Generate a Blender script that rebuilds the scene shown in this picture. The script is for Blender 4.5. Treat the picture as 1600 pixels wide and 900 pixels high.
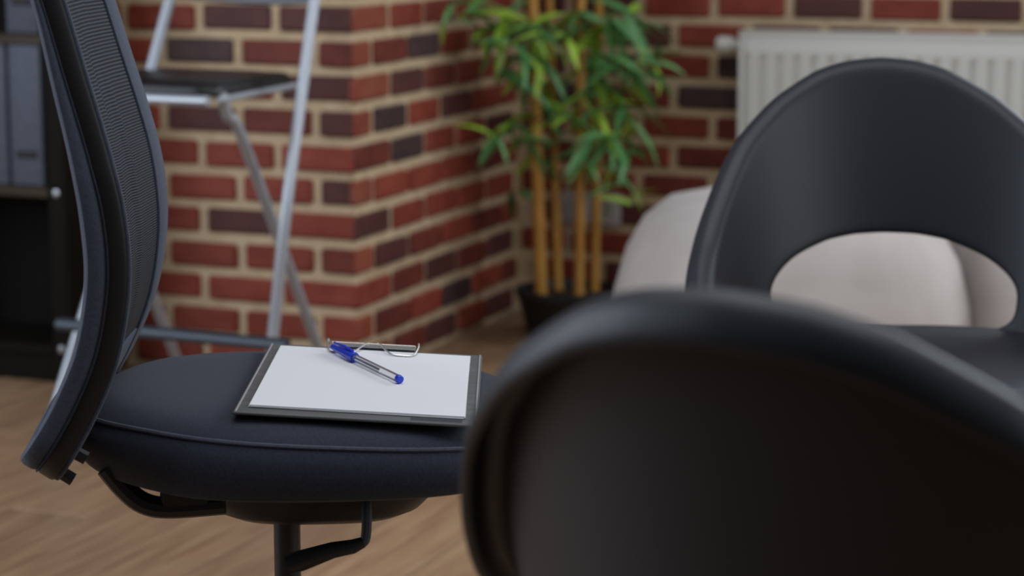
import bpy, bmesh, math, random
from mathutils import Vector, Matrix
for o in list(bpy.data.objects): bpy.data.objects.remove(o)
SC = bpy.context.scene; COL = SC.collection
rnd = random.Random(7)

# ---------------------------------------------------------------- camera
FPX = 3500.0; CAMH = 0.99
PITCH = math.atan(595/FPX); TH = math.radians(21.45)      # the walls run 21 degrees off the view direction
cam = bpy.data.objects.new('camera', bpy.data.cameras.new('camera')); COL.objects.link(cam)
cam.location = (0, 0, CAMH); cam.rotation_euler = (math.pi/2-PITCH, 0, TH)
cam.data.sensor_width = 36; cam.data.lens = FPX/1600*36; cam.data.clip_start = .05
cam.data.dof.use_dof = True; cam.data.dof.focus_distance = 2.30; cam.data.dof.aperture_fstop = 4.6
SC.camera = cam

# ---------------------------------------------------------------- world, light, exposure
w = bpy.data.worlds.new('world'); SC.world = w; w.use_nodes = True
w.node_tree.nodes['Background'].inputs[0].default_value = (.72, .84, 1.0, 1)
w.node_tree.nodes['Background'].inputs[1].default_value = .13
def c2w(r, f, z=0): return Vector((r*math.cos(TH)-f*math.sin(TH), r*math.sin(TH)+f*math.cos(TH), z))
def area(name, loc, target, sx, sy, power, col):
    l = bpy.data.lights.new(name, 'AREA'); l.shape = 'RECTANGLE'; l.size = sx; l.size_y = sy; l.energy = power; l.color = col
    o = bpy.data.objects.new(name, l); COL.objects.link(o); o.location = loc
    o.rotation_euler = (Vector(target)-Vector(loc)).to_track_quat('-Z', 'Y').to_euler(); return o
area('window_daylight_back', (.75, 4.95, 1.95), (.3, 1.5, .4), 1.9, 1.3, 66, (.86, .93, 1.0))
area('window_daylight_right', (3.1, 2.6, 1.75), (-.8, 2.9, .5), 2.4, 1.6, 56, (.90, .95, 1.0))
area('window_fill_left', (-3.7, 1.2, 1.7), (-.6, 2.0, .7), 2.6, 2.2, 96, (.80, .89, 1.0))  # added fill window, unseen, for the cool light from the left
area('overhead_fill_light', (-.5, 2.0, 2.75), (-.5, 2.0, 0), 2.2, 2.0, 50, (.96, .97, 1.0))  # added overhead fill to brighten upward faces; no lamp known there
SC.view_settings.view_transform = 'Standard'; SC.view_settings.look = 'None'
SC.view_settings.gamma = 1; SC.view_settings.use_curve_mapping = False
SC.view_settings.exposure = -0.3

# ---------------------------------------------------------------- helpers
def ray(x, y):
    X = (x-800)/FPX; Y = -(y-450)/FPX; c, s = math.cos(PITCH), math.sin(PITCH)
    return X, c+Y*s, Y*c-s
def atD(x, y, D):                       # photo point -> (right, forward, z) at forward distance D
    r, f, v = ray(x, y); k = D/f; return (r*k, D, CAMH+v*k)
def atz(x, y, z):
    r, f, v = ray(x, y); k = (z-CAMH)/v; return (r*k, f*k, z)
def lerp(a, b, t): return a+(b-a)*t
def table(t, xs, ys):
    if t <= xs[0]: return ys[0]
    for i in range(len(xs)-1):
        if t <= xs[i+1]: return lerp(ys[i], ys[i+1], (t-xs[i])/(xs[i+1]-xs[i]))
    return ys[-1]
def spline(pts, n=8, closed=False):
    P = [Vector(p) for p in pts]; out = []; N = len(P)
    for i in range(N if closed else N-1):
        if closed: a, b, c, d = P[(i-1) % N], P[i], P[(i+1) % N], P[(i+2) % N]
        else: a, b, c, d = P[max(i-1, 0)], P[i], P[i+1], P[min(i+2, N-1)]
        for k in range(n):
            t = k/n
            out.append(.5*((2*b)+(c-a)*t+(2*a-5*b+4*c-d)*t*t+(3*b-a-3*c+d)*t**3))
    if not closed: out.append(P[-1])
    return out
class MB:
    def __init__(s): s.v = []; s.f = []
    def add(s, v, f):
        o = len(s.v); s.v += [tuple(p) for p in v]; s.f += [tuple(i+o for i in q) for q in f]; return s
    def box(s, c, d, bev=0, rz=0, seg=1):
        bm = bmesh.new(); bmesh.ops.create_cube(bm, size=1)
        for q in bm.verts: q.co = Vector((q.co.x*d[0], q.co.y*d[1], q.co.z*d[2]))
        if bev: bmesh.ops.bevel(bm, geom=bm.edges[:], offset=bev, segments=seg, affect='EDGES', profile=.5)
        R = Matrix.Rotation(rz, 3, 'Z'); bm.verts.index_update()
        s.add([R@q.co+Vector(c) for q in bm.verts], [[q.index for q in f.verts] for f in bm.faces]); bm.free(); return s
    def tube(s, pts, rad, n=12, closed=False, cap=True, sx=1, sy=1):
        P = [Vector(p) for p in pts]; N = len(P)
        R = rad if isinstance(rad, (list, tuple)) else [rad]*N
        T = []
        for i in range(N):
            a = P[(i-1) % N] if closed or i else P[0]; b = P[(i+1) % N] if closed or i < N-1 else P[-1]
            T.append((b-a).normalized())
        u = T[0].orthogonal().normalized(); V = []
        for i in range(N):
            u = (u-T[i]*u.dot(T[i])).normalized(); w_ = T[i].cross(u)
            for k in range(n):
                a = 2*math.pi*k/n; V.append(P[i]+(u*math.cos(a)*sx+w_*math.sin(a)*sy)*R[i])
        F = []
        for i in range(N if closed else N-1):
            j = (i+1) % N
            for k in range(n): F.append((i*n+k, i*n+(k+1) % n, j*n+(k+1) % n, j*n+k))
        if cap and not closed: F += [tuple(range(n))[::-1], tuple((N-1)*n+k for k in range(n))]
        return s.add(V, F)
    def lathe(s, prof, c=(0, 0, 0), n=24, axis='z'):
        V = []; F = []
        for r, h in prof:
            for k in range(n):
                a = 2*math.pi*k/n; p = (r*math.cos(a), r*math.sin(a), h)
                if axis == 'x': p = (p[2], p[0], p[1])
                if axis == 'y': p = (p[1], p[2], p[0])
                V.append((p[0]+c[0], p[1]+c[1], p[2]+c[2]))
        m = len(prof)
        for i in range(m-1):
            for k in range(n): F.append((i*n+k, i*n+(k+1) % n, (i+1)*n+(k+1) % n, (i+1)*n+k))
        F += [tuple(range(n))[::-1], tuple((m-1)*n+k for k in range(n))]
        return s.add(V, F)
    def loft(s, rings, caps=True, closed_u=False):
        n = len(rings[0]); V = [p for r in rings for p in r]; F = []; m = len(rings)
        for i in range(m if closed_u else m-1):
            j = (i+1) % m
            for k in range(n): F.append((i*n+k, i*n+(k+1) % n, j*n+(k+1) % n, j*n+k))
        if caps and not closed_u: F += [tuple(range(n))[::-1], tuple((m-1)*n+k for k in range(n))]
        return s.add(V, F)
    def mesh(s, name, mat, smooth=35):
        me = bpy.data.meshes.new(name); me.from_pydata(s.v, [], s.f); me.update()
        bm = bmesh.new(); bm.from_mesh(me); bmesh.ops.recalc_face_normals(bm, faces=bm.faces[:]); bm.to_mesh(me); bm.free()
        me.materials.append(mat)
        if smooth: me.shade_smooth(); me.set_sharp_from_angle(angle=math.radians(smooth))
        return me
    def build(s, name, mat, parent=None, smooth=35, loc=None):
        return inst(name, s.mesh(name, mat, smooth), parent, loc)
def inst(name, me, parent=None, loc=None, rot=None, scale=None):
    o = bpy.data.objects.new(name, me); COL.objects.link(o)
    if parent: o.parent = parent
    if loc is not None: o.location = loc
    if rot is not None: o.rotation_euler = rot
    if scale is not None: o.scale = scale
    return o
def tag(o, label=None, cat=None, group=None, kind=None):
    for k, v in (('label', label), ('category', cat), ('group', group), ('kind', kind)):
        if v: o[k] = v
    return o
def empty(name, loc, rz=0):
    o = bpy.data.objects.new(name, None); COL.objects.link(o); o.location = loc; o.rotation_euler = (0, 0, rz)
    o.empty_display_size = .1; return o
def copy_tree(o, parent=None):
    c = o.copy(); COL.objects.link(c); c.parent = parent
    for ch in list(o.children): copy_tree(ch, c)
    return c

# ---------------------------------------------------------------- materials
def mat(name, col, rough=.5, metal=0, spec=.5, noise=None, bump=None, sheen=0, trans=0, objvar=0, coat=0):
    m = bpy.data.materials.new(name); m.use_nodes = True; nt = m.node_tree; b = nt.nodes['Principled BSDF']
    b.inputs['Base Color'].default_value = (*col, 1); b.inputs['Roughness'].default_value = rough
    b.inputs['Metallic'].default_value = metal; b.inputs['Specular IOR Level'].default_value = spec
    b.inputs['Sheen Weight'].default_value = sheen; b.inputs['Transmission Weight'].default_value = trans
    b.inputs['Coat Weight'].default_value = coat
    tc = nt.nodes.new('ShaderNodeTexCoord'); src = tc.outputs['Object']
    if objvar:                                          # every piece gets its own place in the grain
        oi = nt.nodes.new('ShaderNodeObjectInfo'); ad = nt.nodes.new('ShaderNodeVectorMath'); ad.operation = 'ADD'
        mu = nt.nodes.new('ShaderNodeVectorMath'); mu.operation = 'SCALE'; mu.inputs['Scale'].default_value = 1
        cx = nt.nodes.new('ShaderNodeCombineXYZ'); mm = nt.nodes.new('ShaderNodeMath'); mm.operation = 'MULTIPLY'; mm.inputs[1].default_value = 37
        nt.links.new(oi.outputs['Random'], mm.inputs[0])
        for i in range(3): nt.links.new(mm.outputs[0], cx.inputs[i])
        nt.links.new(src, ad.inputs[0]); nt.links.new(cx.outputs[0], ad.inputs[1]); src = ad.outputs[0]
    last = None
    if noise:                                           # (colour 2, scale, stretch, low, high)
        c2, sc, st, lo, hi = noise
        mp = nt.nodes.new('ShaderNodeMapping'); mp.inputs['Scale'].default_value = st; nt.links.new(src, mp.inputs[0])
        nz = nt.nodes.new('ShaderNodeTexNoise'); nz.inputs['Scale'].default_value = sc; nz.inputs['Detail'].default_value = 6
        nt.links.new(mp.outputs[0], nz.inputs['Vector'])
        rp = nt.nodes.new('ShaderNodeValToRGB'); rp.color_ramp.elements[0].position = lo; rp.color_ramp.elements[1].position = hi
        rp.color_ramp.elements[0].color = (*col, 1); rp.color_ramp.elements[1].color = (*c2, 1)
        nt.links.new(nz.outputs['Fac'], rp.inputs[0]); last = rp.outputs[0]
        if objvar:
            hs = nt.nodes.new('ShaderNodeHueSaturation'); mr = nt.nodes.new('ShaderNodeMapRange')
            mr.inputs['To Min'].default_value = 1-objvar; mr.inputs['To Max'].default_value = 1+objvar
            nt.links.new(oi.outputs['Random'], mr.inputs[0]); nt.links.new(mr.outputs[0], hs.inputs['Value'])
            nt.links.new(last, hs.inputs['Color']); last = hs.outputs[0]
        nt.links.new(last, b.inputs['Base Color'])
    if bump:                                            # (scale, strength, distance)
        nz = nt.nodes.new('ShaderNodeTexNoise'); nz.inputs['Scale'].default_value = bump[0]; nz.inputs['Detail'].default_value = 4
        nt.links.new(src, nz.inputs['Vector'])
        bp = nt.nodes.new('ShaderNodeBump'); bp.inputs['Strength'].default_value = bump[1]; bp.inputs['Distance'].default_value = bump[2]
        nt.links.new(nz.outputs['Fac'], bp.inputs['Height']); nt.links.new(bp.outputs[0], b.inputs['Normal'])
    return m
BR = {}
for k, a, b_ in (('r', (.200, .036, .022), (.260, .056, .034)), ('o', (.225, .050, .030), (.275, .080, .048)),
                 ('m', (.125, .028, .022), (.180, .040, .027)), ('d', (.078, .030, .028), (.110, .036, .032)),
                 ('b', (.056, .032, .034), (.076, .040, .040))):
    BR[k] = mat('brick_'+k, tuple(1.12*q for q in a), .55, 0, .28, (tuple(1.12*q for q in b_), 14, (1, 1, 1.6), .35, .65), (60, .5, .004), objvar=.12)
M = dict(
    mortar=mat('mortar', (.58, .435, .27), .9, 0, .2, ((.69, .535, .355), 30, (1, 1, 1), .35, .7), (45, .7, .008)),
    wood=mat('oak_floor', (.240, .136, .074), .42, 0, .33, ((.375, .236, .138), 5, (9, .9, 1), .3, .7), (40, .1, .002), objvar=.16),
    gap=mat('floor_gap', (.075, .045, .028), .8),
    fabric=mat('charcoal_fabric', (.019, .023, .038), .85, 0, .2, ((.026, .031, .050), 400, (1, 1, 1), .4, .6), (900, .35, .001), sheen=.10),
    fabric_hi=mat('slate_fabric', (.046, .056, .084), .85, 0, .2, ((.060, .071, .104), 400, (1, 1, 1), .4, .6), (900, .35, .001), sheen=.12),
    plastic=mat('black_plastic', (.010, .010, .011), .42, 0, .4, None, (300, .12, .001)),
    shell=mat('matt_black_shell', (.0145, .0165, .022), .48, 0, .42, None, (700, .06, .0006)),
    steel=mat('brushed_steel', (.50, .51, .53), .32, 1, .5, None, (120, .05, .001)),
    silver=mat('silver_paint', (.44, .47, .52), .38, .35, .5, None, (90, .05, .001)),
    grey=mat('grey_metal', (.055, .065, .082), .45, .5, .5, None, (90, .05, .001)),
    wire=mat('clip_wire', (.66, .65, .62), .38, 1),
    paper=mat('paper', (.66, .67, .70), .8, 0, .3, None, (60, .03, .001)),
    board=mat('clipboard_grey', (.085, .088, .09), .5, 0, .4, ((.12, .123, .125), 8, (1, 8, 1), .4, .7), (200, .08, .001)),
    boardedge=mat('clipboard_edge', (.30, .31, .32), .35, 0, .5, None, (200, .05, .001)),
    blue=mat('blue_plastic', (.016, .055, .62), .25, 0, .5, None, (50, .02, .001)),
    clear=mat('clear_plastic', (.97, .98, 1.0), .06, 0, .5, None, None, trans=.96),
    ink=mat('pen_ink_tube', (.20, .21, .27), .3, 0, .5, None, (50, .02, .001)),
    radiator=mat('radiator_enamel', (.70, .685, .63), .4, 0, .45, None, (30, .03, .001)),
    beige=mat('beige_upholstery', (.46, .41, .38), .7, 0, .3, ((.50, .45, .42), 12, (1, 1, 1), .4, .6), (220, .2, .002), sheen=.2),
    cane=mat('bamboo_cane', (.42, .20, .035), .45, 0, .4, ((.54, .29, .065), 12, (3, 3, .6), .35, .65), (60, .1, .002)),
    leaf=mat('leaf_green', (.075, .235, .075), .36, 0, .5, ((.14, .35, .11), 9, (1, 1, 1), .35, .65), None, objvar=.25),
    leafy=mat('leaf_yellow_green', (.30, .50, .045), .4, 0, .5, ((.40, .60, .075), 9, (1, 1, 1), .35, .65), None, objvar=.2),
    pot=mat('black_pot', (.012, .013, .014), .5, 0, .4, None, (60, .1, .002)),
    soil=mat('soil', (.03, .02, .014), .95, 0, .2, ((.06, .04, .025), 50, (1, 1, 1), .4, .6), (70, 1, .01)),
    cabinet=mat('black_brown_wood', (.006, .005, .0035), .6, 0, .12, ((.010, .007, .005), 4, (14, 14, 1), .35, .7), (60, .08, .001)),
    shelfwood=mat('dark_brown_shelf', (.034, .023, .012), .5, 0, .3, ((.050, .034, .018), 5, (2, 14, 14), .35, .7), (60, .08, .001)),
    binder=mat('grey_blue_binder', (.085, .096, .128), .6, 0, .35, ((.10, .112, .148), 60, (1, 1, 1), .4, .6), (200, .1, .001)),
    slot=mat('binder_slot', (.006, .006, .007), .6), outlet=mat('outlet_plastic', (.50, .48, .46), .4),
    socket=mat('outlet_socket', (.36, .34, .33), .45),
)
def leaf_trans(m):
    b = m.node_tree.nodes['Principled BSDF']; b.inputs['Subsurface Weight'].default_value = 0
leaf_trans(M['leaf'])
# woven mesh of the office chair: fine ribs from the UV map
def mesh_material():
    m = bpy.data.materials.new('woven_back_mesh'); m.use_nodes = True; nt = m.node_tree; b = nt.nodes['Principled BSDF']
    uv = nt.nodes.new('ShaderNodeUVMap')
    def wave(sx, sy, prof='SIN'):
        mp = nt.nodes.new('ShaderNodeMapping'); mp.inputs['Scale'].default_value = (sx, sy, 1); nt.links.new(uv.outputs[0], mp.inputs[0])
        wv = nt.nodes.new('ShaderNodeTexWave'); wv.wave_type = 'BANDS'; wv.bands_direction = 'X' if sx else 'Y'
        wv.inputs['Scale'].default_value = 1; nt.links.new(mp.outputs[0], wv.inputs[0]); return wv.outputs['Fac']
    a = wave(0, 56); c = wave(46, 0)
    mx = nt.nodes.new('ShaderNodeMath'); mx.operation = 'MULTIPLY'; nt.links.new(c, mx.inputs[0]); mx.inputs[1].default_value = .35
    ad = nt.nodes.new('ShaderNodeMath'); ad.operation = 'ADD'; nt.links.new(a, ad.inputs[0]); nt.links.new(mx.outputs[0], ad.inputs[1])
    rp = nt.nodes.new('ShaderNodeValToRGB'); nt.links.new(ad.outputs[0], rp.inputs[0])
    rp.color_ramp.elements[0].position = .45; rp.color_ramp.elements[0].color = (.004, .005, .007, 1)
    rp.color_ramp.elements[1].position = 1.0; rp.color_ramp.elements[1].color = (.052, .058, .072, 1)
    nt.links.new(rp.outputs[0], b.inputs['Base Color']); b.inputs['Roughness'].default_value = .6; b.inputs['Specular IOR Level'].default_value = .15
    bp = nt.nodes.new('ShaderNodeBump'); bp.inputs['Strength'].default_value = .35; bp.inputs['Distance'].default_value = .001
    nt.links.new(ad.outputs[0], bp.inputs['Height']); nt.links.new(bp.outputs[0], b.inputs['Normal'])
    return m
M['mesh'] = mesh_material()

# ---------------------------------------------------------------- floor
CW = c2w(*atz(562, 600, 0)[:2]); CX, CY = CW.x, CW.y          # corner of the projecting brick wall
FY = CY+.925                                                  # face of the far wall
floor = tag(MB().box((-1.1, 2.1, -.03), (8.2, 7.6, .04)).build('floor', M['gap'], None, 0), kind='structure')
PWD, PL = .155, 1.35; pk = {}
x = -4.9; i = 0
while x < 2.5:
    y = -.2-rnd.random()*PL
    while y < FY+.1:
        y0 = max(y, -.6); y1 = min(y+PL, 5.9)
        L = round(y1-y0, 2)
        if L > .05:
            if L not in pk: pk[L] = MB().box((0, 0, 0), (PWD-.003, L-.003, .012), .0015).mesh('plank', M['wood'], 0)
            cx_, cy_ = x+PWD/2, (y0+y1)/2
            if not (cx_ < CX-.1 and y0 > CY+.02): inst('plank', pk[L], floor, (cx_, cy_, -.006))
        y += PL
    x += PWD; i += 1

# ---------------------------------------------------------------- brick walls
CRS, PIT, BH, BL, BD = .0722, .181, .0515, .160, .010
bmesh_cache = {}
def brick(parent, key, axis, u, z, length, face):
    L = round(length, 3); kk = (key, axis, L)
    if kk not in bmesh_cache:
        d = (L, BD*2, BH) if axis == 'x' else (BD*2, L, BH)
        bmesh_cache[kk] = MB().box((0, 0, 0), d, .005).mesh('brick', BR[key], 0)
    j = rnd.uniform(-.0025, .0025); jz = rnd.uniform(-.0015, .0015)
    loc = (u, face+j, z+jz) if axis == 'x' else (face+j, u, z+jz)
    return inst('brick', bmesh_cache[kk], parent, loc, (0, rnd.uniform(-.008, .008), 0) if axis == 'x' else (rnd.uniform(-.008, .008), 0, 0))
def pick(): return rnd.choices('rromdb', (4, 3, 1, 3, 2, 1))[0]
WT = 2.5; ROWS = 14
wall_left = tag(MB().box(((-5.1+CX)/2, CY+.475+.012, WT/2), (CX+5.1-.024, .95, WT)).build('wall_left', M['mortar'], None, 0), 'red brick wall end projecting into the room behind the folding stool', kind='structure')
# colour of the bricks nearest the corner, from the corner leftwards, rows from the floor up
FR = ['rrrr', 'rrrr', 'rrrr', 'mrrr', 'rdrr', 'drrr', 'rrrr', 'dmdr', 'drrr', 'mmbr', 'ddrr', 'dmmd', 'dmrd', 'rrdm']
SD = ['rmdrdr', 'omrbrm', 'rmdmdm', 'odmrmr', 'drrrrm', 'orrrmr', 'mbrrdr', 'obrdrr', 'odmrrd', 'ombrmd', 'ormrrd', 'dorrdm', 'rmdrmd', 'rrdmrr']
rest = MB(); 
for r in range(int(WT/CRS)):
    z = r*CRS+CRS/2+.004
    # front face
    u = CX-.007; k = 0
    first = PIT if r % 2 == 0 else PIT/2
    while u > -4.95:
        L = (first if k == 0 else PIT)-(.010 if k == 0 else PIT-BL)
        c = u-L/2
        if r < ROWS and c > CX-2.0:
            key = FR[r][k] if k < 4 else pick()
            brick(wall_left, key, 'x', c, z, L, CY+.012)
        else: rest.box((c, CY+.012, z), (L, BD*2, BH), .004)
        u -= L+(PIT-BL); k += 1
    # return face (its corner bricks turn round the edge)
    u = CY+.003; k = 0
    first = PIT/2 if r % 2 == 1 else PIT
    while u < FY-.02:
        L = (first-.010 if k == 0 else BL); L = min(L, FY-.004-u)
        if L > .02:
            if r < ROWS: brick(wall_left, SD[r][k % 6], 'y', u+L/2, z, L, CX-.012)
            else: rest.box((CX-.012, u+L/2, z), (BD*2, L, BH), .004)
        u += L+(PIT-BL); k += 1
tag(rest.build('upper_bricks', BR['r'], wall_left, 0), kind='stuff')
wall_back = tag(MB().box(((CX+2.9)/2, FY+.112, .525), (2.9-CX+.1, .2, 1.05)).build('wall_back', M['mortar'], None, 0), 'dark red brick wall behind the radiator and the bamboo', kind='structure')
rest = MB()
BKC = 'rmdrdbmrrdmrdmrbmdrrmd'
for r in range(int(1.05/CRS)):
    z = r*CRS+CRS/2+.004; u = CX+.012+(0.03 if r % 2 else -.055); k = 0
    while u < 2.75:
        a = max(u, CX+.006); L = u+BL-a
        if L > .02:
            if u < 1.75: brick(wall_back, BKC[(k*5+r*7) % 22], 'x', a+L/2, z, L, FY+.012)
            else: rest.box((a+L/2, FY+.012, z), (L, BD*2, BH), .004)
        u += PIT; k += 1
tag(rest.build('side_bricks', BR['m'], wall_back, 0), kind='stuff')
trim = tag(MB().box(((CX+2.9)/2, FY+.09, 1.065), (2.9-CX, .26, .03), .006).build('trim_1', M['radiator'], None), 'pale window sill on top of the back wall', kind='structure')

wall_side = tag(MB().box((-5.16, 2.1, 1.3), (.12, 7.0, 2.6), .004).build('wall_side', mat('pale_plaster', (.32, .33, .34), .85, 0, .2, ((.36, .37, .38), 6, (1, 1, 1), .4, .6), (40, .2, .003)), None, 0), 'plain pale wall far to the left', kind='structure')
wall_front_blocker = tag(MB().box((-1.1, -1.35, 1.3), (8.1, .12, 2.6), .004).build('wall_front_blocker', mat('grey_plaster', (.06, .06, .06), .85, 0, .2, ((.075, .075, .075), 6, (1, 1, 1), .4, .6), (40, .2, .003)), None, 0), 'dark grey wall added unseen behind the camera to block ambient light', kind='structure')  # unseen wall, added to keep ambient light off the near chair's back
# ---------------------------------------------------------------- office chair
OCR, OCD = -.2, 2.285
oc = tag(empty('office_chair', c2w(OCR-.013, OCD), TH+math.radians(3.9)), 'charcoal office chair with mesh back, a clipboard lying on its seat', 'chair')
def sup(t, n): return math.copysign(abs(math.cos(t))**(2/n), math.cos(t)), math.copysign(abs(math.sin(t))**(2/n), math.sin(t))
def seat_ztop(x): return .507-.055*(x+.1)-.55*max(0, x-.13)**2-1.2*max(0, -x-.14)**2
def seat_ring(sc, dz, n=64, flat=None, ox=0):
    out = []
    for k in range(n):
        a = 2*math.pi*k/n; cx_, sy_ = sup(a, 3.0 if math.cos(a) > 0 else 2.2)
        x = (.005+.232*cx_*sc)+ox; y = .208*sy_*sc
        z = flat if flat is not None else seat_ztop(x)+dz
        out.append((x, y, z))
    return out
cush = MB()
lo = lambda k: .432+.0  # underside level
rings = []
for sc, dz in ((.80, None), (.95, None), (1.03, None), (1.06, -.052), (1.065, -.035), (1.03, -.021), (.985, -.0135), (.94, -.008), (.85, -.003), (.65, 0), (.4, .001), (.15, .0015)):
    if dz is None:
        zz = {.80: .424, .95: .426, 1.03: .432}[sc]
        rr = seat_ring(sc, 0, flat=zz); rr = [(x, y, z+.035*max(0, -x-.12)*2.2) for x, y, z in rr]
    else: rr = seat_ring(sc, dz)
    rings.append(rr)
seat = cush.loft(rings).build('seat', M['fabric'], oc, 60)
MB().tube([(x, y, z+.001) for x, y, z in seat_ring(1.022, -.0185)], .0022, 6, True).build('piping', M['fabric_hi'], seat)
# tray and tilt mechanism under the seat
pan = []
for sc, z in ((1.0, .432), (1.0, .418), (.93, .398), (.82, .382), (.70, .374), (.5, .371)):
    pan.append([(.010+.134*sup(2*math.pi*k/40, 3)[0]*sc, .13*sup(2*math.pi*k/40, 3)[1]*sc, z) for k in range(40)])
MB().loft(pan).build('mechanism_tray', M['plastic'], oc)
MB().box((-.118, -.07, .419), (.050, .14, .030), .004).build('tilt_housing', M['plastic'], oc)
MB().tube(spline([(-.05, 0, .415), (-.13, 0, .41), (-.175, 0, .425), (-.20, 0, .455), (-.205, 0, .48), (-.203, 0, .50)], 6), .02, 12, sy=1.8).build('back_support', M['plastic'], oc)
MB().tube(spline([(-.08, -.13, .408), (-.135, -.13, .405), (-.160, -.13, .410), (-.178, -.13, .425), (-.195, -.13, .447)], 5), .011, 10).build('support_rail', M['plastic'], oc)
gx = -.024
MB().lathe([(.014, .20), (.014, .385)], (gx, 0, 0), 24).build('gas_piston', M['plastic'], oc)
MB().lathe([(.027, .07), (.027, .27), (.024, .275)], (gx, 0, 0), 24).build('gas_cylinder', M['plastic'], oc)
lev = MB().tube(spline([(.060, -.115, .425), (.060, -.13, .400), (.059, -.135, .376), (.056, -.137, .368), (.046, -.138, .366)], 5), .0052, 10).build('lever', M['grey'], oc)
MB().tube([(.056, -.137, .368), (.046, -.138, .364), (.026, -.139, .361), (-.006, -.140, .351), (-.020, -.141, .347)], [.0055, .0072, .0082, .0105, .0095], 12).build('lever_grip', M['plastic'], lev)
for k in range(5):
    a = 2*math.pi*k/5+.3; dx, dy = math.cos(a), math.sin(a)
    MB().tube([(gx+dx*.02, dy*.02, .095), (gx+dx*.16, dy*.16, .085), (gx+dx*.29, dy*.29, .066)], [.024, .020, .014], 10, sy=.7).build('base_arm', M['plastic'], oc)
    MB().lathe([(.014, -.022), (.026, -.02), (.028, -.006), (.012, -.004), (.012, .004), (.028, .006), (.026, .02), (.014, .022)], (gx+dx*.295, dy*.295, .028), 16, 'x').build('caster', M['plastic'], oc)
# back rest
PR = [(-.268, 1.075), (-.259, 1.04), (-.248, .98), (-.224, .907), (-.2045, .837), (-.185, .767), (-.173, .713), (-.169, .66), (-.174, .611), (-.186, .563), (-.208, .514), (-.230, .477), (-.2495, .449)]
prof = spline([(a, 0, b) for a, b in PR], 8); NP = len(prof)-1
def prof_at(v):
    t = max(0, min(1, v))*NP; i = min(int(t), NP-1); return prof[i].lerp(prof[i+1], t-i)
HW = .213
def back_pt(u, v):
    p = prof_at(v); uu = max(-1, min(1, u)); return Vector((p.x-.024*(1-uu*uu)*min(1, (1-v)*2.2), u*HW*(1-.16*max(0, .45-v)/.45), p.z))
def back_nrm(u, v):
    e = .01; a = back_pt(min(u+e, 1), v)-back_pt(max(u-e, -1), v); b = back_pt(u, min(1, v+e))-back_pt(u, max(0, v-e))
    n = a.cross(b); n.normalize(); return n if n.x > 0 else -n
def back_loop(n=240, ru=.30, rv=.10):
    pts = []                                            # rounded rectangle in (u, v), evenly spaced
    for (cu, cv, a0) in ((1-ru, 1-rv, 0), (-1+ru, 1-rv, 90), (-1+ru, rv, 180), (1-ru, rv, 270)):
        for k in range(9):
            a = math.radians(a0+k*90/8); pts.append((cu+ru*math.cos(a), cv+rv*math.sin(a)))
    seg = []; tot = 0
    for k in range(len(pts)):
        p, q = pts[k], pts[(k+1) % len(pts)]; d = math.hypot((p[0]-q[0])*HW, (p[1]-q[1])*.66); seg.append((tot, d, p, q)); tot += d
    out = []
    for k in range(n):
        t = tot*k/n
        for (t0, d, p, q) in seg:
            if t0 <= t < t0+d: out.append((lerp(p[0], q[0], (t-t0)/d), lerp(p[1], q[1], (t-t0)/d))); break
    return out
def sweep_section(sec, name, material, parent):
    L = back_loop(); rings = []
    for (u, v) in L:
        p = back_pt(u, v); n = back_nrm(u, v); q = back_pt(u*.93, .5+(v-.5)*.93) if abs(v-.5) > .4 else back_pt(u*.93, v); inn = (q-p); inn -= n*inn.dot(n); inn.normalize()
        S_ = sec(v) if callable(sec) else sec; rings.append([p+inn*a+n*b for a, b in S_])
    return MB().loft(rings, False, True).build(name, material, parent, 40)
def rr(a0, a1, b0, b1, r):
    out = []
    for (x, y, s) in ((a1-r, b1-r, 0), (a0+r, b1-r, 90), (a0+r, b0+r, 180), (a1-r, b0+r, 270)):
        for t in (0, 45, 90): out.append((x+r*math.cos(math.radians(s+t)), y+r*math.sin(math.radians(s+t))))
    return out
bk = sweep_section(rr(0, .016, -.010, .0095, .004), 'back_frame', M['plastic'], oc)
sweep_section(rr(.0025, .036, .0080, .0130, .0022), 'front_border', M['fabric_hi'], oc)
def rear_sec(v):
    k = max(0, min(1, (v-.15)/.40)); return rr(-.001, .03, -.0095-.0045-.0155*k*k*(3-2*k), -.0095, .002+.004*k)
sweep_section(rear_sec, 'rear_border', M['fabric_hi'], oc)
sweep_section(rr(-.0012, .003, -.0105, -.0085, .0008), 'seam_cord', M['fabric'], bk)
# mesh panel with tension folds
nu, nv = 60, 90; V = []; F = []; UV = []
for j in range(nv+1):
    for i in range(nu+1):
        u = -.95+1.9*i/nu; v = .025+.80*j/nv
        p = back_pt(u, v); n = back_nrm(u, v)
        fold = .006*sum(math.exp(-((u-f0-.10*(v-.5))/.035)**2) for f0 in (-.38, -.02, .36))*max(0, 1-((v-.38)/.42)**2)
        V.append(p+n*(.008+fold)); UV.append((i/nu, j/nv))
for j in range(nv):
    for i in range(nu): a = j*(nu+1)+i; F.append((a, a+1, a+nu+2, a+nu+1))
mb = MB(); mb.add(V, F); pm = mb.build('mesh_panel', M['mesh'], oc, 60)
ul = pm.data.uv_layers.new(name='UVMap')
for lp in pm.data.loops: ul.data[lp.index].uv = UV[lp.vertex_index]
sm = pm.modifiers.new('thickness', 'SOLIDIFY'); sm.thickness = .0015; sm.offset = -1
lp_ = []
for j in range(13):
    for i in range(31):
        u = -.90+1.8*i/30; v = .80+.155*j/12
        lp_.append(back_pt(u, v)+back_nrm(u, v)*.009)
mb = MB(); mb.add(lp_, [(j*31+i, j*31+i+1, (j+1)*31+i+1, (j+1)*31+i) for j in range(12) for i in range(30)])
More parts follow.
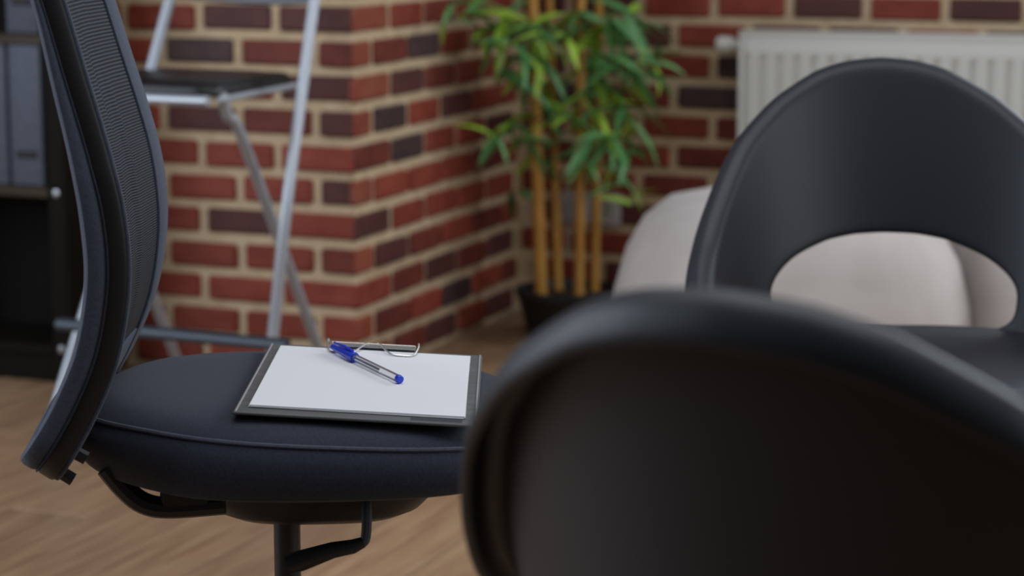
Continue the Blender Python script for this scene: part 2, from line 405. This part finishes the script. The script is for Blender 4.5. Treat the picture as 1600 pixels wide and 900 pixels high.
o = mb.build('lower_panel', M['fabric_hi'], oc, 60); sm = o.modifiers.new('thickness', 'SOLIDIFY'); sm.thickness = .004; sm.offset = 0
for v, uu in ((.905, -.86), (.955, -.86), (.905, .86), (.955, .86)):
    p = back_pt(uu, v); n = back_nrm(uu, v)
    MB().tube([p+n*.004, p+n*.024], .0068, 8).build('bolt', M['plastic'], oc)

# ---------------------------------------------------------------- clipboard, paper, pen
SL = -math.atan(.057); cbz = seat_ztop(.049)
cb_r, cb_d = -.151, 2.275
cb = tag(empty('clipboard', c2w(cb_r, cb_d, cbz+.0045), TH), 'dark grey clipboard with a steel wire clip on the office chair seat', 'clipboard')
cb.rotation_euler = (Matrix.Rotation(TH, 3, 'Z')@Matrix.Rotation(-SL, 3, 'Y')).to_euler()
MB().box((0, 0, 0), (.236, .342, .003), .0012, seg=2).build('board', M['board'], cb)
for sx in (-1, 1): MB().box((sx*.1155, 0, .0018), (.0018, .338, .0012), .0003).build('edge_rib', M['boardedge'], cb)
MB().box((.078, -.159, .0017), (.05, .010, .0006), .0002).build('size_plate', M['grey'], cb)
clip = MB().box((-.003, .158, .0075), (.094, .011, .0035), .0015, seg=2).build('clip', M['wire'], cb)
MB().box((-.003, .166, .0045), (.094, .004, .009), .001).build('clip_hinge', M['wire'], clip)
for sx in (-1, 1):
    x0 = -.003+sx*.050
    MB().tube(spline([(-.003+sx*.050, .163, .004), (x0, .162, .012), (x0, .150, .0105), (x0-sx*.004, .128, .006), (x0-sx*.016, .124, .0055), (x0-sx*.030, .128, .0065), (x0-sx*.040, .150, .010), (x0-sx*.045, .158, .011)], 6), .0011, 8).build('clip_wire', M['wire'], clip)
pp = tag(empty('paper_stack', c2w(cb_r, cb_d, cbz+.0065), TH), 'white blank paper sheets held on the grey clipboard', 'paper')
pp.rotation_euler = cb.rotation_euler
for k in range(4):
    o = MB().box((.000+.0006*(k % 2), -.001+.0004*k, .0004+.0006*k), (.2095, .298, .0005)).build('sheet', M['paper'], pp, 0)
    o.rotation_euler = (0, 0, (-.004, .003, -.001, 0)[k])
a = Vector(atz(519, 550, cbz+.012)); b = Vector(atz(625, 600, cbz+.007))
wa, wb = c2w(a.x, a.y), c2w(b.x, b.y); dl = wb-wa
pen = tag(empty('pen', (0, 0, 0)), 'clear ballpoint pen with blue cap lying on the white paper', 'pen')
def on_paper(P):                                       # height of the paper under a world point
    q = Vector((P.x, P.y, 0))-c2w(cb_r, cb_d); r_ = q.x*math.cos(TH)+q.y*math.sin(TH)
    return cbz+.0065+.0029-.057*r_
PRAD = .0044
A = Vector((wa.x, wa.y, on_paper(wa)+PRAD+.0015)); B = Vector((wb.x, wb.y, on_paper(wb)+PRAD))
pen.location = A; dr = (B-A).normalized(); PLN = (B-A).length
pen.rotation_euler = dr.to_track_quat('X', 'Z').to_euler()
MB().lathe([(.0041, .05), (.0041, PLN-.006), (.0040, PLN-.004)], n=6, axis='x').build('barrel', M['clear'], pen, 20)
MB().lathe([(.0012, .045), (.0015, PLN-.045)], n=10, axis='x').build('ink_tube', M['ink'], pen)
MB().lathe([(.0042, PLN-.0045), (.0045, PLN-.004), (.0045, PLN), (.0036, PLN+.001)], n=16, axis='x').build('end_plug', M['blue'], pen)
cap = MB().lathe([(.0015, 0), (.0030, .001), (.0036, .012), (.0052, .046), (.0056, .057), (.0050, .0575)], n=18, axis='x').build('cap', M['blue'], pen)
MB().tube([(.052, 0, .0062), (.030, 0, .0068), (.006, 0, .0060)], [.0018, .0017, .0012], 8).build('cap_clip', M['blue'], cap)

# ---------------------------------------------------------------- black shell chairs
def shell_chair(name, label, r, D, yaw):
    t = tag(empty(name, c2w(r, D), TH+yaw), label, 'chair', 'black shell armchairs')
    PHI = math.radians(108); ZS = .40
    def ztop(ph):
        return .772-.300*table(abs(math.degrees(ph)), (0, 10, 19, 33, 48, 60, 72, 90, 108), (0, .014, .054, .175, .353, .565, .75, .961, 1.07))
    def S(a, b):
        ph = a*PHI; zt = ztop(ph); z = ZS+min(b, 1)*(zt-ZS) if b > 0 else ZS+b*.30
        h = max(0, (z-ZS)/.385); bb = min(1, max(b, 0)); ax = .222+.043*bb**.8-.25*max(0, -b)
        ay = .204+.0065*bb-.25*max(0, -b)
        fl = max(0, b-1); e = table(fl, (0, .2, .4, .6, .8, 1), (0, .006, .014, .022, .028, .030))                     # the rim rolls outwards
        ax += e; ay += e
        return Vector((ax*math.sin(ph), ay*math.cos(ph)+.0537*h+.0107*h*h, z if b <= 1 else zt+table(fl, (0, .2, .4, .6, .8, 1), (0, .006, .009, .005, -.006, -.019))))
    K = 30; out = []
    def seg(p, q, n): return [(lerp(p[0], q[0], i/n), lerp(p[1], q[1], i/n)) for i in range(n)]
    out = seg((1, 1), (-1, 1), K*2)+seg((-1, 1), (-1, -.2), K)+seg((-1, -.2), (1, -.2), K*2)+seg((1, -.2), (1, 1), K)
    hc = (0, .212); hw, hh = .420, .182
    rings = []; MR = 12
    for m in range(MR+1):
        ring = []
        for (a, b) in out:
            dx, dy = (a-hc[0])/1.0, (b-hc[1])/(.785 if b > hc[1] else .415)
            an = math.atan2(dy, dx); c, s_ = sup(an, 3.1); ia, ib = hc[0]+hw*c, hc[1]+hh*s_
            tt = m/MR; ring.append(S(lerp(ia, a, tt), lerp(ib, b, tt)))
        rings.append(ring)
    rim = [i for i, (a, b) in enumerate(out) if b == 1 or abs(a) == 1]
    for fl in (.2, .4, .6, .8, 1.0):
        ring = []
        for i, (a, b) in enumerate(out):
            if b > -.199:
                k = max(0, min(1, (b+.2)/.5)); p = S(a, b); q = S(a, 1+fl)-S(a, 1)
                if abs(a) == 1: q = Vector((math.copysign(.006, a)*fl, -.022*fl, 0)).lerp(q, max(0, (b-.7)/.3))
                ring.append(p+q*k)
            else: ring.append(S(a, b-.02*fl))
        rings.append(ring)
    sh = MB().loft(rings, False).build('shell', M['shell'], t, 80)
    md = sh.modifiers.new('thickness', 'SOLIDIFY'); md.thickness = .010; md.offset = 0; md.use_even_offset = True
    md = sh.modifiers.new('round', 'SUBSURF'); md.levels = 1; md.render_levels = 2
    sr = []
    for sc, z in ((.3, .352), (.8, .358), (.97, .375), (1.0, .40), (.97, .416), (.88, .424), (.6, .422), (.2, .419)):
        sr.append([(.252*sup(2*math.pi*k/48, 2.6)[0]*sc, -.015+.235*sup(2*math.pi*k/48, 2.6)[1]*sc, z) for k in range(48)])
    MB().loft(sr).build('seat', M['shell'], t, 70)
    for sx in (-1, 1):
        for sy in (-1, 1):
            MB().tube([(sx*.15, sy*.14, .365), (sx*.20, sy*.19, .18), (sx*.235, sy*.225, 0)], [.015, .012, .009], 12).build('leg', M['plastic'], t)
    return t
shell_chair('shell_chair', 'black plastic shell chair with open oval back, before the white radiator', .522, 2.835, math.radians(1.8))
shell_chair('shell_chair', 'black plastic shell chair closest to the camera, its back turned to us', .266, 1.450, math.radians(148.3))

# ---------------------------------------------------------------- folding bar stool
st = tag(empty('folding_stool', c2w(-.60, 4.10), TH+math.radians(-25)), 'silver folding bar stool with black seat in front of the brick wall', 'stool')
sa, ca = math.sin(math.radians(-25)), math.cos(math.radians(-25))
def sl(r, d, z): x, y = r+.60, d-4.10; return Vector((x*ca+y*sa, -x*sa+y*ca, z))
def slp(px, py, D): return sl(*atD(px, py, D))
upr = {}
for nm, foot, mid, top in (('l', (70, 695, 4.07), (158, 400, 4.19), (265, 0, 4.33)), ('r', (408, 705, 3.93), (447, 330, 4.03), (491, 0, 4.18))):
    f0 = sl(*atz(foot[0], foot[1], 0.0)); m0 = slp(*mid); t0 = slp(*top)
    up = t0+(t0-m0)*.32
    pts = spline([f0+Vector((0, 0, .004)), f0.lerp(m0, .5), m0, m0.lerp(t0, .55), t0, up], 6); upr[nm] = pts
    o = MB().tube(pts, .0108, 14).build('upright', M['silver'], st)
    MB().tube([f0, f0+(m0-f0)*.05], .0155, 12).build('foot_cap', M['grey'], o)
tl, tr = slp(258, -6, 4.35), slp(492, 4, 4.20)
bp = []
for zz, off in ((0, 0), (.05, .004), (.10, .006), (.14, .004)):
    for tt in [i/16 for i in range(17)]:
        p = tl.lerp(tr, tt)+Vector((0, .05*math.sin(math.pi*tt)+off+.28*zz, zz-.010*math.sin(math.pi*tt))); bp.append(p)
mb = MB(); mb.add(bp, [(j*17+i, j*17+i+1, (j+1)*17+i+1, (j+1)*17+i) for j in range(3) for i in range(16)])
o = mb.build('backrest', M['silver'], st, 60); md = o.modifiers.new('thickness', 'SOLIDIFY'); md.thickness = .014; md.offset = 0
# seat slab: front right corner nearest us
fr = slp(332, 139, 3.95); rr_ = slp(466, 128, 4.27); zs = (fr.z+rr_.z)/2
fl = fr+Vector((-.30, 0, 0)); rl = rr_+Vector((-.34, 0, 0))
def slab(z, g):
    P = [Vector((fr.x, fr.y, 0)), Vector((rr_.x, rr_.y, 0)), Vector((rl.x, rl.y, 0)), Vector((fl.x, fl.y, 0))]; c = sum(P, Vector())/4; out = []
    for i in range(4):
        a, b, d = P[i-1], P[i], P[(i+1) % 4]
        for t in range(5):
            q = t/4; p = (b+(a-b).normalized()*.045*(1-q)**2+(d-b).normalized()*.045*q*q); out.append((*(c+(p-c)*g).xy, z))
    return out
seat = MB().loft([slab(zs-.012, .95), slab(zs-.006, 1.0), slab(zs+.004, 1.0), slab(zs+.012, .96), slab(zs+.017, .7), slab(zs+.018, .3)]).build('seat', M['plastic'], st, 50)
MB().tube([fl+Vector((.02, .004, zs-.016-fl.z)), fr+Vector((-.012, .004, zs-.016-fr.z))], .0095, 10).build('front_bar', M['silver'], seat)
for a_, b_ in ((fr, rr_), (fl, rl)): MB().tube([a_+Vector((0, .02, zs-.015-a_.z)), b_+Vector((0, 0, zs-.012-b_.z))], .006, 8).build('side_bar', M['silver'], seat)
for k, off in enumerate((0, -.33)):
    a = slp(340, 158, 3.97)+Vector((off, 0, 0)); foot = sl(*atz(522, 612, 0))+Vector((off*1.12, 0, 0)); e = slp(378, 215, 4.06)+Vector((off*1.02, 0, 0))
    pts = spline([a+Vector((0, .02, .004)), a+Vector((0, .022, 0)), a.lerp(e, .5)+Vector((0, -.008, .008)), e, e.lerp(foot, .5), foot], 6)
    o = MB().tube(pts, .0105, 12).build('rear_leg', M['silver'], st)
    MB().tube([foot, foot+(e-foot)*.05], .0135, 12).build('foot_cap', M['grey'], o)
def up_at(nm, z):
    return min(upr[nm], key=lambda p: abs(p.z-z))
ra = slp(95, 508, 4.10); rb = slp(428, 534, 3.90); zr = (ra.z+rb.z)/2
MB().tube([Vector((ra.x, (ra.y+rb.y)/2-.005, zr)), Vector((rb.x+.03, (ra.y+rb.y)/2-.005, zr))], .0125, 12, sx=1, sy=.8).build('footrest', M['grey'], st)

# ---------------------------------------------------------------- dark shelf unit with binders
cr, cd, _ = atz(112, 602, 0); cw = c2w(cr, cd)
sh = tag(empty('shelf_unit', (cw.x, cw.y, 0), 0), 'black-brown shelf unit holding grey binders at the left edge', 'shelf')
SW = .46; SDp = min(.26, CY-cw.y-.01)
MB().box((-.021, SDp/2, .7), (.042, SDp, 1.4), .002).build('side_panel', M['cabinet'], sh)
MB().box((-SW+.021, SDp/2, .7), (.042, SDp, 1.4), .002).build('side_panel', M['cabinet'], sh)
MB().box((-SW/2, SDp-.006, .7), (SW-.09, .01, 1.38)).build('back_panel', M['cabinet'], sh, 0)
z1 = atD(40, 295, cd)[2]; z2 = atD(40, 55, cd)[2]
for z, mt in ((.07, 'cabinet'), (z1-.011, 'shelfwood'), (z2-.011, 'shelfwood'), (1.09, 'shelfwood'), (1.388, 'cabinet')):
    MB().box((-SW/2, SDp/2-.004, z), (SW-.086, SDp-.012, .022), .002).build('shelf_board', M[mt], sh)
MB().box((-SW/2, .02, .03), (SW-.086, .018, .058), .002).build('plinth', M['cabinet'], sh)
for z in (z1-.011, .075): MB().lathe([(.0075, 0), (.0075, -.003), (.004, -.004)], (-.021, 0, z), 14, 'y').build('cam_bolt', M['steel'], sh)
bx = c2w(*atD(35, 200, cd)[:2]).x-cw.x-.016
for zb, n0, lab in ((z1, 'middle', 'grey-blue binder with a dark finger slot, on the middle shelf by the post'), (z2, 'top', 'grey-blue binder on the shelf above, cut off by the top edge')):
    bd = tag(empty('binder', (cw.x+bx, cw.y+.006, zb+.0005), 0), lab, 'binder', 'binders on the shelf unit')
    MB().box((0, .09, .155), (.078, .18, .308), .004, seg=2).build('cover', M['binder'], bd)
    MB().box((0, -.0005, .066), (.050, .004, .016), .0015).build('finger_slot', M['slot'], bd)
bd = tag(empty('binder', (cw.x+bx-.086, cw.y+.006, z1+.0005), 0), 'grey-blue binder at the very left edge, beside the slotted one', 'binder', 'binders on the shelf unit')
MB().box((0, .09, .155), (.078, .18, .308), .004, seg=2).build('cover', M['binder'], bd)

# ---------------------------------------------------------------- bamboo plant
PD = 5.13; prc = atD(888, 480, PD)[0]; pw = c2w(prc, PD)
pl = tag(empty('bamboo_plant', pw, TH), 'tall artificial bamboo with four yellow canes standing in the brick corner', 'plant')
pot = MB().lathe([(.085, 0), (.092, .004), (.118, .10), (.124, .105), (.124, .118), (.116, .120), (.112, .112), (.110, .10), (.02, .098)], n=32).build('pot', M['pot'], pl)
MB().lathe([(.108, .094), (.108, .101), (.05, .106), (.01, .107)], n=24).build('soil', M['soil'], pl)
def pll(px, py, D): r, d, z = atD(px, py, D); return Vector((r-prc, d-PD, z))
canes = []
for (xb, xt, dd, rad) in ((846, 832, -.05, .0150), (872, 858, .05, .0115), (905, 908, -.03, .0118), (929, 936, .04, .0112)):
    b0 = pll(xb, 500, PD+dd); t0 = pll(xt, 0, PD+dd); b0.z = .095; di = (t0-b0)/(t0.z-b0.z)
    pts, rad_ = [], []
    z = b0.z; k = 0
    while z < 1.75:
        for q, e in ((0, 1.0), (.012, 1.13), (.024, 1.0), (.09, .97)):
            pts.append(b0+di*(z+q-b0.z)); rad_.append(rad*e*(1-.25*(z/1.75)))
        z += .17+.02*(k % 3); k += 1
    MB().tube(pts, rad_, 12).build('cane', M['cane'], pl); canes.append((b0, di))
def leaf_mesh(L, W, bend, m):
    n = 7; V = []; F = []
    for i in range(n+1):
        t = i/n; wd = W*math.sin(math.pi*min(1, t*.93+.07))**.8*(1-.35*t); x = L*t; z = -bend*t*t*L
        V += [(x, -wd/2, z+.10*wd), (x, 0, z-.08*wd), (x, wd/2, z+.10*wd)]
    for i in range(n):
        for j in range(2): F.append((i*3+j, i*3+j+1, i*3+j+4, i*3+j+3))
    mb = MB(); mb.add(V, F)
    return mb.mesh('leaf', M[m], 60)
LM = [leaf_mesh(.105, .021, .35, 'leaf'), leaf_mesh(.13, .024, .5, 'leaf'), leaf_mesh(.085, .019, .25, 'leaf'), leaf_mesh(.12, .026, .3, 'leafy'), leaf_mesh(.09, .02, .45, 'leafy')]
clusters = [(722, 22, 7), (700, 8, 4), (770, 40, 9), (800, 70, 9), (830, 40, 10), (775, 112, 8), (810, 120, 9), (850, 95, 10), (885, 60, 10), (905, 20, 9), (930, 55, 9), (960, 30, 10), (990, 20, 8), (1010, 45, 6), (1035, 40, 4),
            (880, 125, 9), (925, 120, 8), (960, 105, 10), (1000, 100, 8), (1030, 95, 5), (785, 195, 9), (815, 215, 6), (850, 180, 7), (890, 185, 7), (940, 170, 9), (985, 165, 9), (1000, 130, 7), (960, 215, 9), (925, 220, 6), (985, 235, 6), (985, 290, 6), (960, 262, 4), (800, 300, 3), (840, 240, 4), (905, 240, 3), (990, 320, 2), (745, 50, 5), (790, 20, 5), (860, 30, 4), (945, 85, 5), (1005, 190, 4), (835, 150, 5), (770, 215, 4), (905, 150, 5), (970, 140, 4)]
twigs = MB(); lr = random.Random(3)
for (px, py, n) in clusters:
    twigs = MB()
    wd_ = 4.62+.86*(px-562)/249 if px < 811 else 9
    c = pll(px, py, min(PD+lr.uniform(-.14, .05), wd_-.16))
    b0, di = min(canes, key=lambda q: ((q[0]+q[1]*(c.z-q[0].z))-c).length)
    base = b0+di*(c.z-.05-b0.z); mid = base.lerp(c, .55)+Vector((0, 0, .025))
    twigs.tube(spline([base, mid, c], 4), .0016, 5).build('twig', M['leaf'], pl)
    for k in range(n):
        az = lr.uniform(0, 2*math.pi); el = lr.uniform(-.9, .75); t = lr.random()
        p = mid.lerp(c, .35+.65*t)
        for _ in range(30):
            tip = p+Vector((math.cos(az)*math.cos(el), math.sin(az)*math.cos(el), math.sin(el)))*.16
            if c2w(tip.x+prc, tip.y+PD).x > CX+.02 and c2w(tip.x+prc, tip.y+PD).y < FY-.02: break
            az = lr.uniform(0, 2*math.pi)
        me = LM[lr.choices(range(5), (4, 3, 4, 3, 2.4))[0]]
        s = lr.uniform(.72, 1.08)
        inst('leaf', me, pl, p, (lr.uniform(-.8, .8), -el, az), (s, s, s))
# the crown above the picture
crown = MB()
for k in range(240):
    b0, di = lr.choice(canes); z = lr.uniform(.90, 1.75); a = lr.uniform(0, 6.28); e = lr.uniform(-.7, .7); R_ = lr.uniform(.02, .10)
    c = b0+di*(z-b0.z)+Vector((math.cos(a)*R_, math.sin(a)*R_, 0)); a2 = a+lr.uniform(-1, 1); L = lr.uniform(.08, .13); d = Vector((math.cos(a2)*math.cos(e), math.sin(a2)*math.cos(e), math.sin(e))); s_ = d.cross(Vector((0, 0, 1))).normalized()*.010
    tp = c+d*L
    if min(c2w(q.x+prc, q.y+PD).x for q in (c, tp)) < CX+.03 or max(c2w(q.x+prc, q.y+PD).y for q in (c, tp)) > FY-.02: continue
    crown.add([c, c+d*L*.35+s_, c+d*L-Vector((0, 0, .02)), c+d*L*.35-s_], [(0, 1, 2, 3)])
tag(crown.build('upper_leaves', M['leaf'], pl, 0), kind='stuff')

# ---------------------------------------------------------------- wall outlet
ox = c2w(*atD(928, 325, 5.43)[:2]).x; oz = .268
ot = tag(empty('wall_outlet', (ox, FY+.002, oz), 0), 'pale double power outlet on the brick wall behind the bamboo canes', 'outlet')
MB().box((0, -.006, 0), (.155, .012, .078), .004, seg=2).build('plate', M['outlet'], ot)
for s in (-1, 1):
    MB().lathe([(.024, 0), (.024, -.003), (.021, -.003), (.020, -.001)], (s*.036, -.012, 0), 24, 'y').build('socket', M['socket'], ot)

# ---------------------------------------------------------------- radiator
rl_ = c2w(*atD(1158, 60, 5.19)[:2]); ry = FY-.10; rx = rl_.x
RT, RB, RW = .705, .115, 1.40
ra_ = tag(empty('radiator', (rx, ry, RB), 0), 'cream white ribbed panel radiator on the brick wall', 'radiator')
RH = RT-RB; pitch = .040; nR = int(RW/pitch)
# ribbed front panel, one folded sheet
xs = []
for k in range(nR):
    x0 = .012+k*pitch; xs += [(x0, .010), (x0+.010, .010), (x0+.014, 0), (x0+.036, 0)]
xs += [(RW-.012, .010)]
V = []; F = []
lv = [(0, 1), (.045, 1), (.060, 0), (RH-.060, 0), (RH-.045, 1), (RH, 1)]
for z, flat in lv:
    for (x, d) in xs: V.append((x, (.0 if flat else d), z))
n = len(xs)
for j in range(len(lv)-1):
    for i in range(n-1): F.append((j*n+i, j*n+i+1, (j+1)*n+i+1, (j+1)*n+i))
mb = MB(); mb.add(V, F); o = mb.build('front_panel', M['radiator'], ra_, 25)
md = o.modifiers.new('thickness', 'SOLIDIFY'); md.thickness = .002; md.offset = 1 
MB().box((.006, .032, RH/2), (.012, .070, RH), .004, seg=2).build('side_cover', M['radiator'], ra_)
MB().box((RW-.006, .032, RH/2), (.012, .070, RH), .004, seg=2).build('side_cover', M['radiator'], ra_)
MB().box((RW/2, .034, RH/2), (RW-.03, .03, RH-.03)).build('core', M['radiator'], ra_, 0)
tg = MB().box((RW/2, .005, RH+.001), (RW, .022, .008), .003, seg=2); tg.box((RW/2, .060, RH+.001), (RW, .016, .008), .003, seg=2)
tg.build('top_grille_frame', M['radiator'], ra_)
for k in range(46): MB().box((.02+k*.0303, .034, RH), (.006, .044, .004)).build('grille_bar', M['radiator'], ra_, 0)
vl = MB().lathe([(.010, .0), (.010, -.020), (.017, -.022), (.019, -.045), (.017, -.058), (.008, -.062)], (-.0, .03, RH-.028), 18, 'x').build('valve', M['radiator'], ra_)
MB().tube(spline([(-.03, .03, RH-.03), (-.034, .06, RH-.03), (-.034, .085, RH-.03)], 4), .009, 10).build('pipe', M['radiator'], vl)
for x in (.2, RW-.2): MB().box((x, .082, RH*.5), (.03, .028, .4), .003).build('wall_bracket', M['radiator'], ra_)

# ---------------------------------------------------------------- beige upholstered pouf
pf = tag(empty('upholstered_pouf', c2w(.62, 4.25), TH), 'beige soft upholstered seat on the floor under the radiator', 'pouf')
def lobe(cx_, cy_, ax, ay, h, tw, seedv):
    rings = []
    for (sc, z) in ((.86, 0.0), (.95, .02), (1.0, .09), (1.0, .17), (.965, .25), (.90, .33), (.80, .39), (.66, .43), (.45, .448), (.2, .455)):
        R = []
        for k in range(64):
            a = 2*math.pi*k/64; c, s_ = sup(a, 3.0)
            wv = 1+.012*math.sin(3*a+seedv)+.008*math.sin(7*a+z*9+seedv)
            R.append((cx_+ax*c*sc*wv, cy_+ay*s_*sc*wv, z*h/.455+.006*math.sin(2*a+seedv)*(z/.45)))
        rings.append(R)
    return MB().loft(rings)
b1 = lobe(-.09, 0, .345, .34, .462, 0, .4).build('seat_body', M['beige'], pf, 70)
b2 = lobe(.425, .05, .205, .30, .45, 0, 2.1).build('side_cushion', M['beige'], pf, 70)
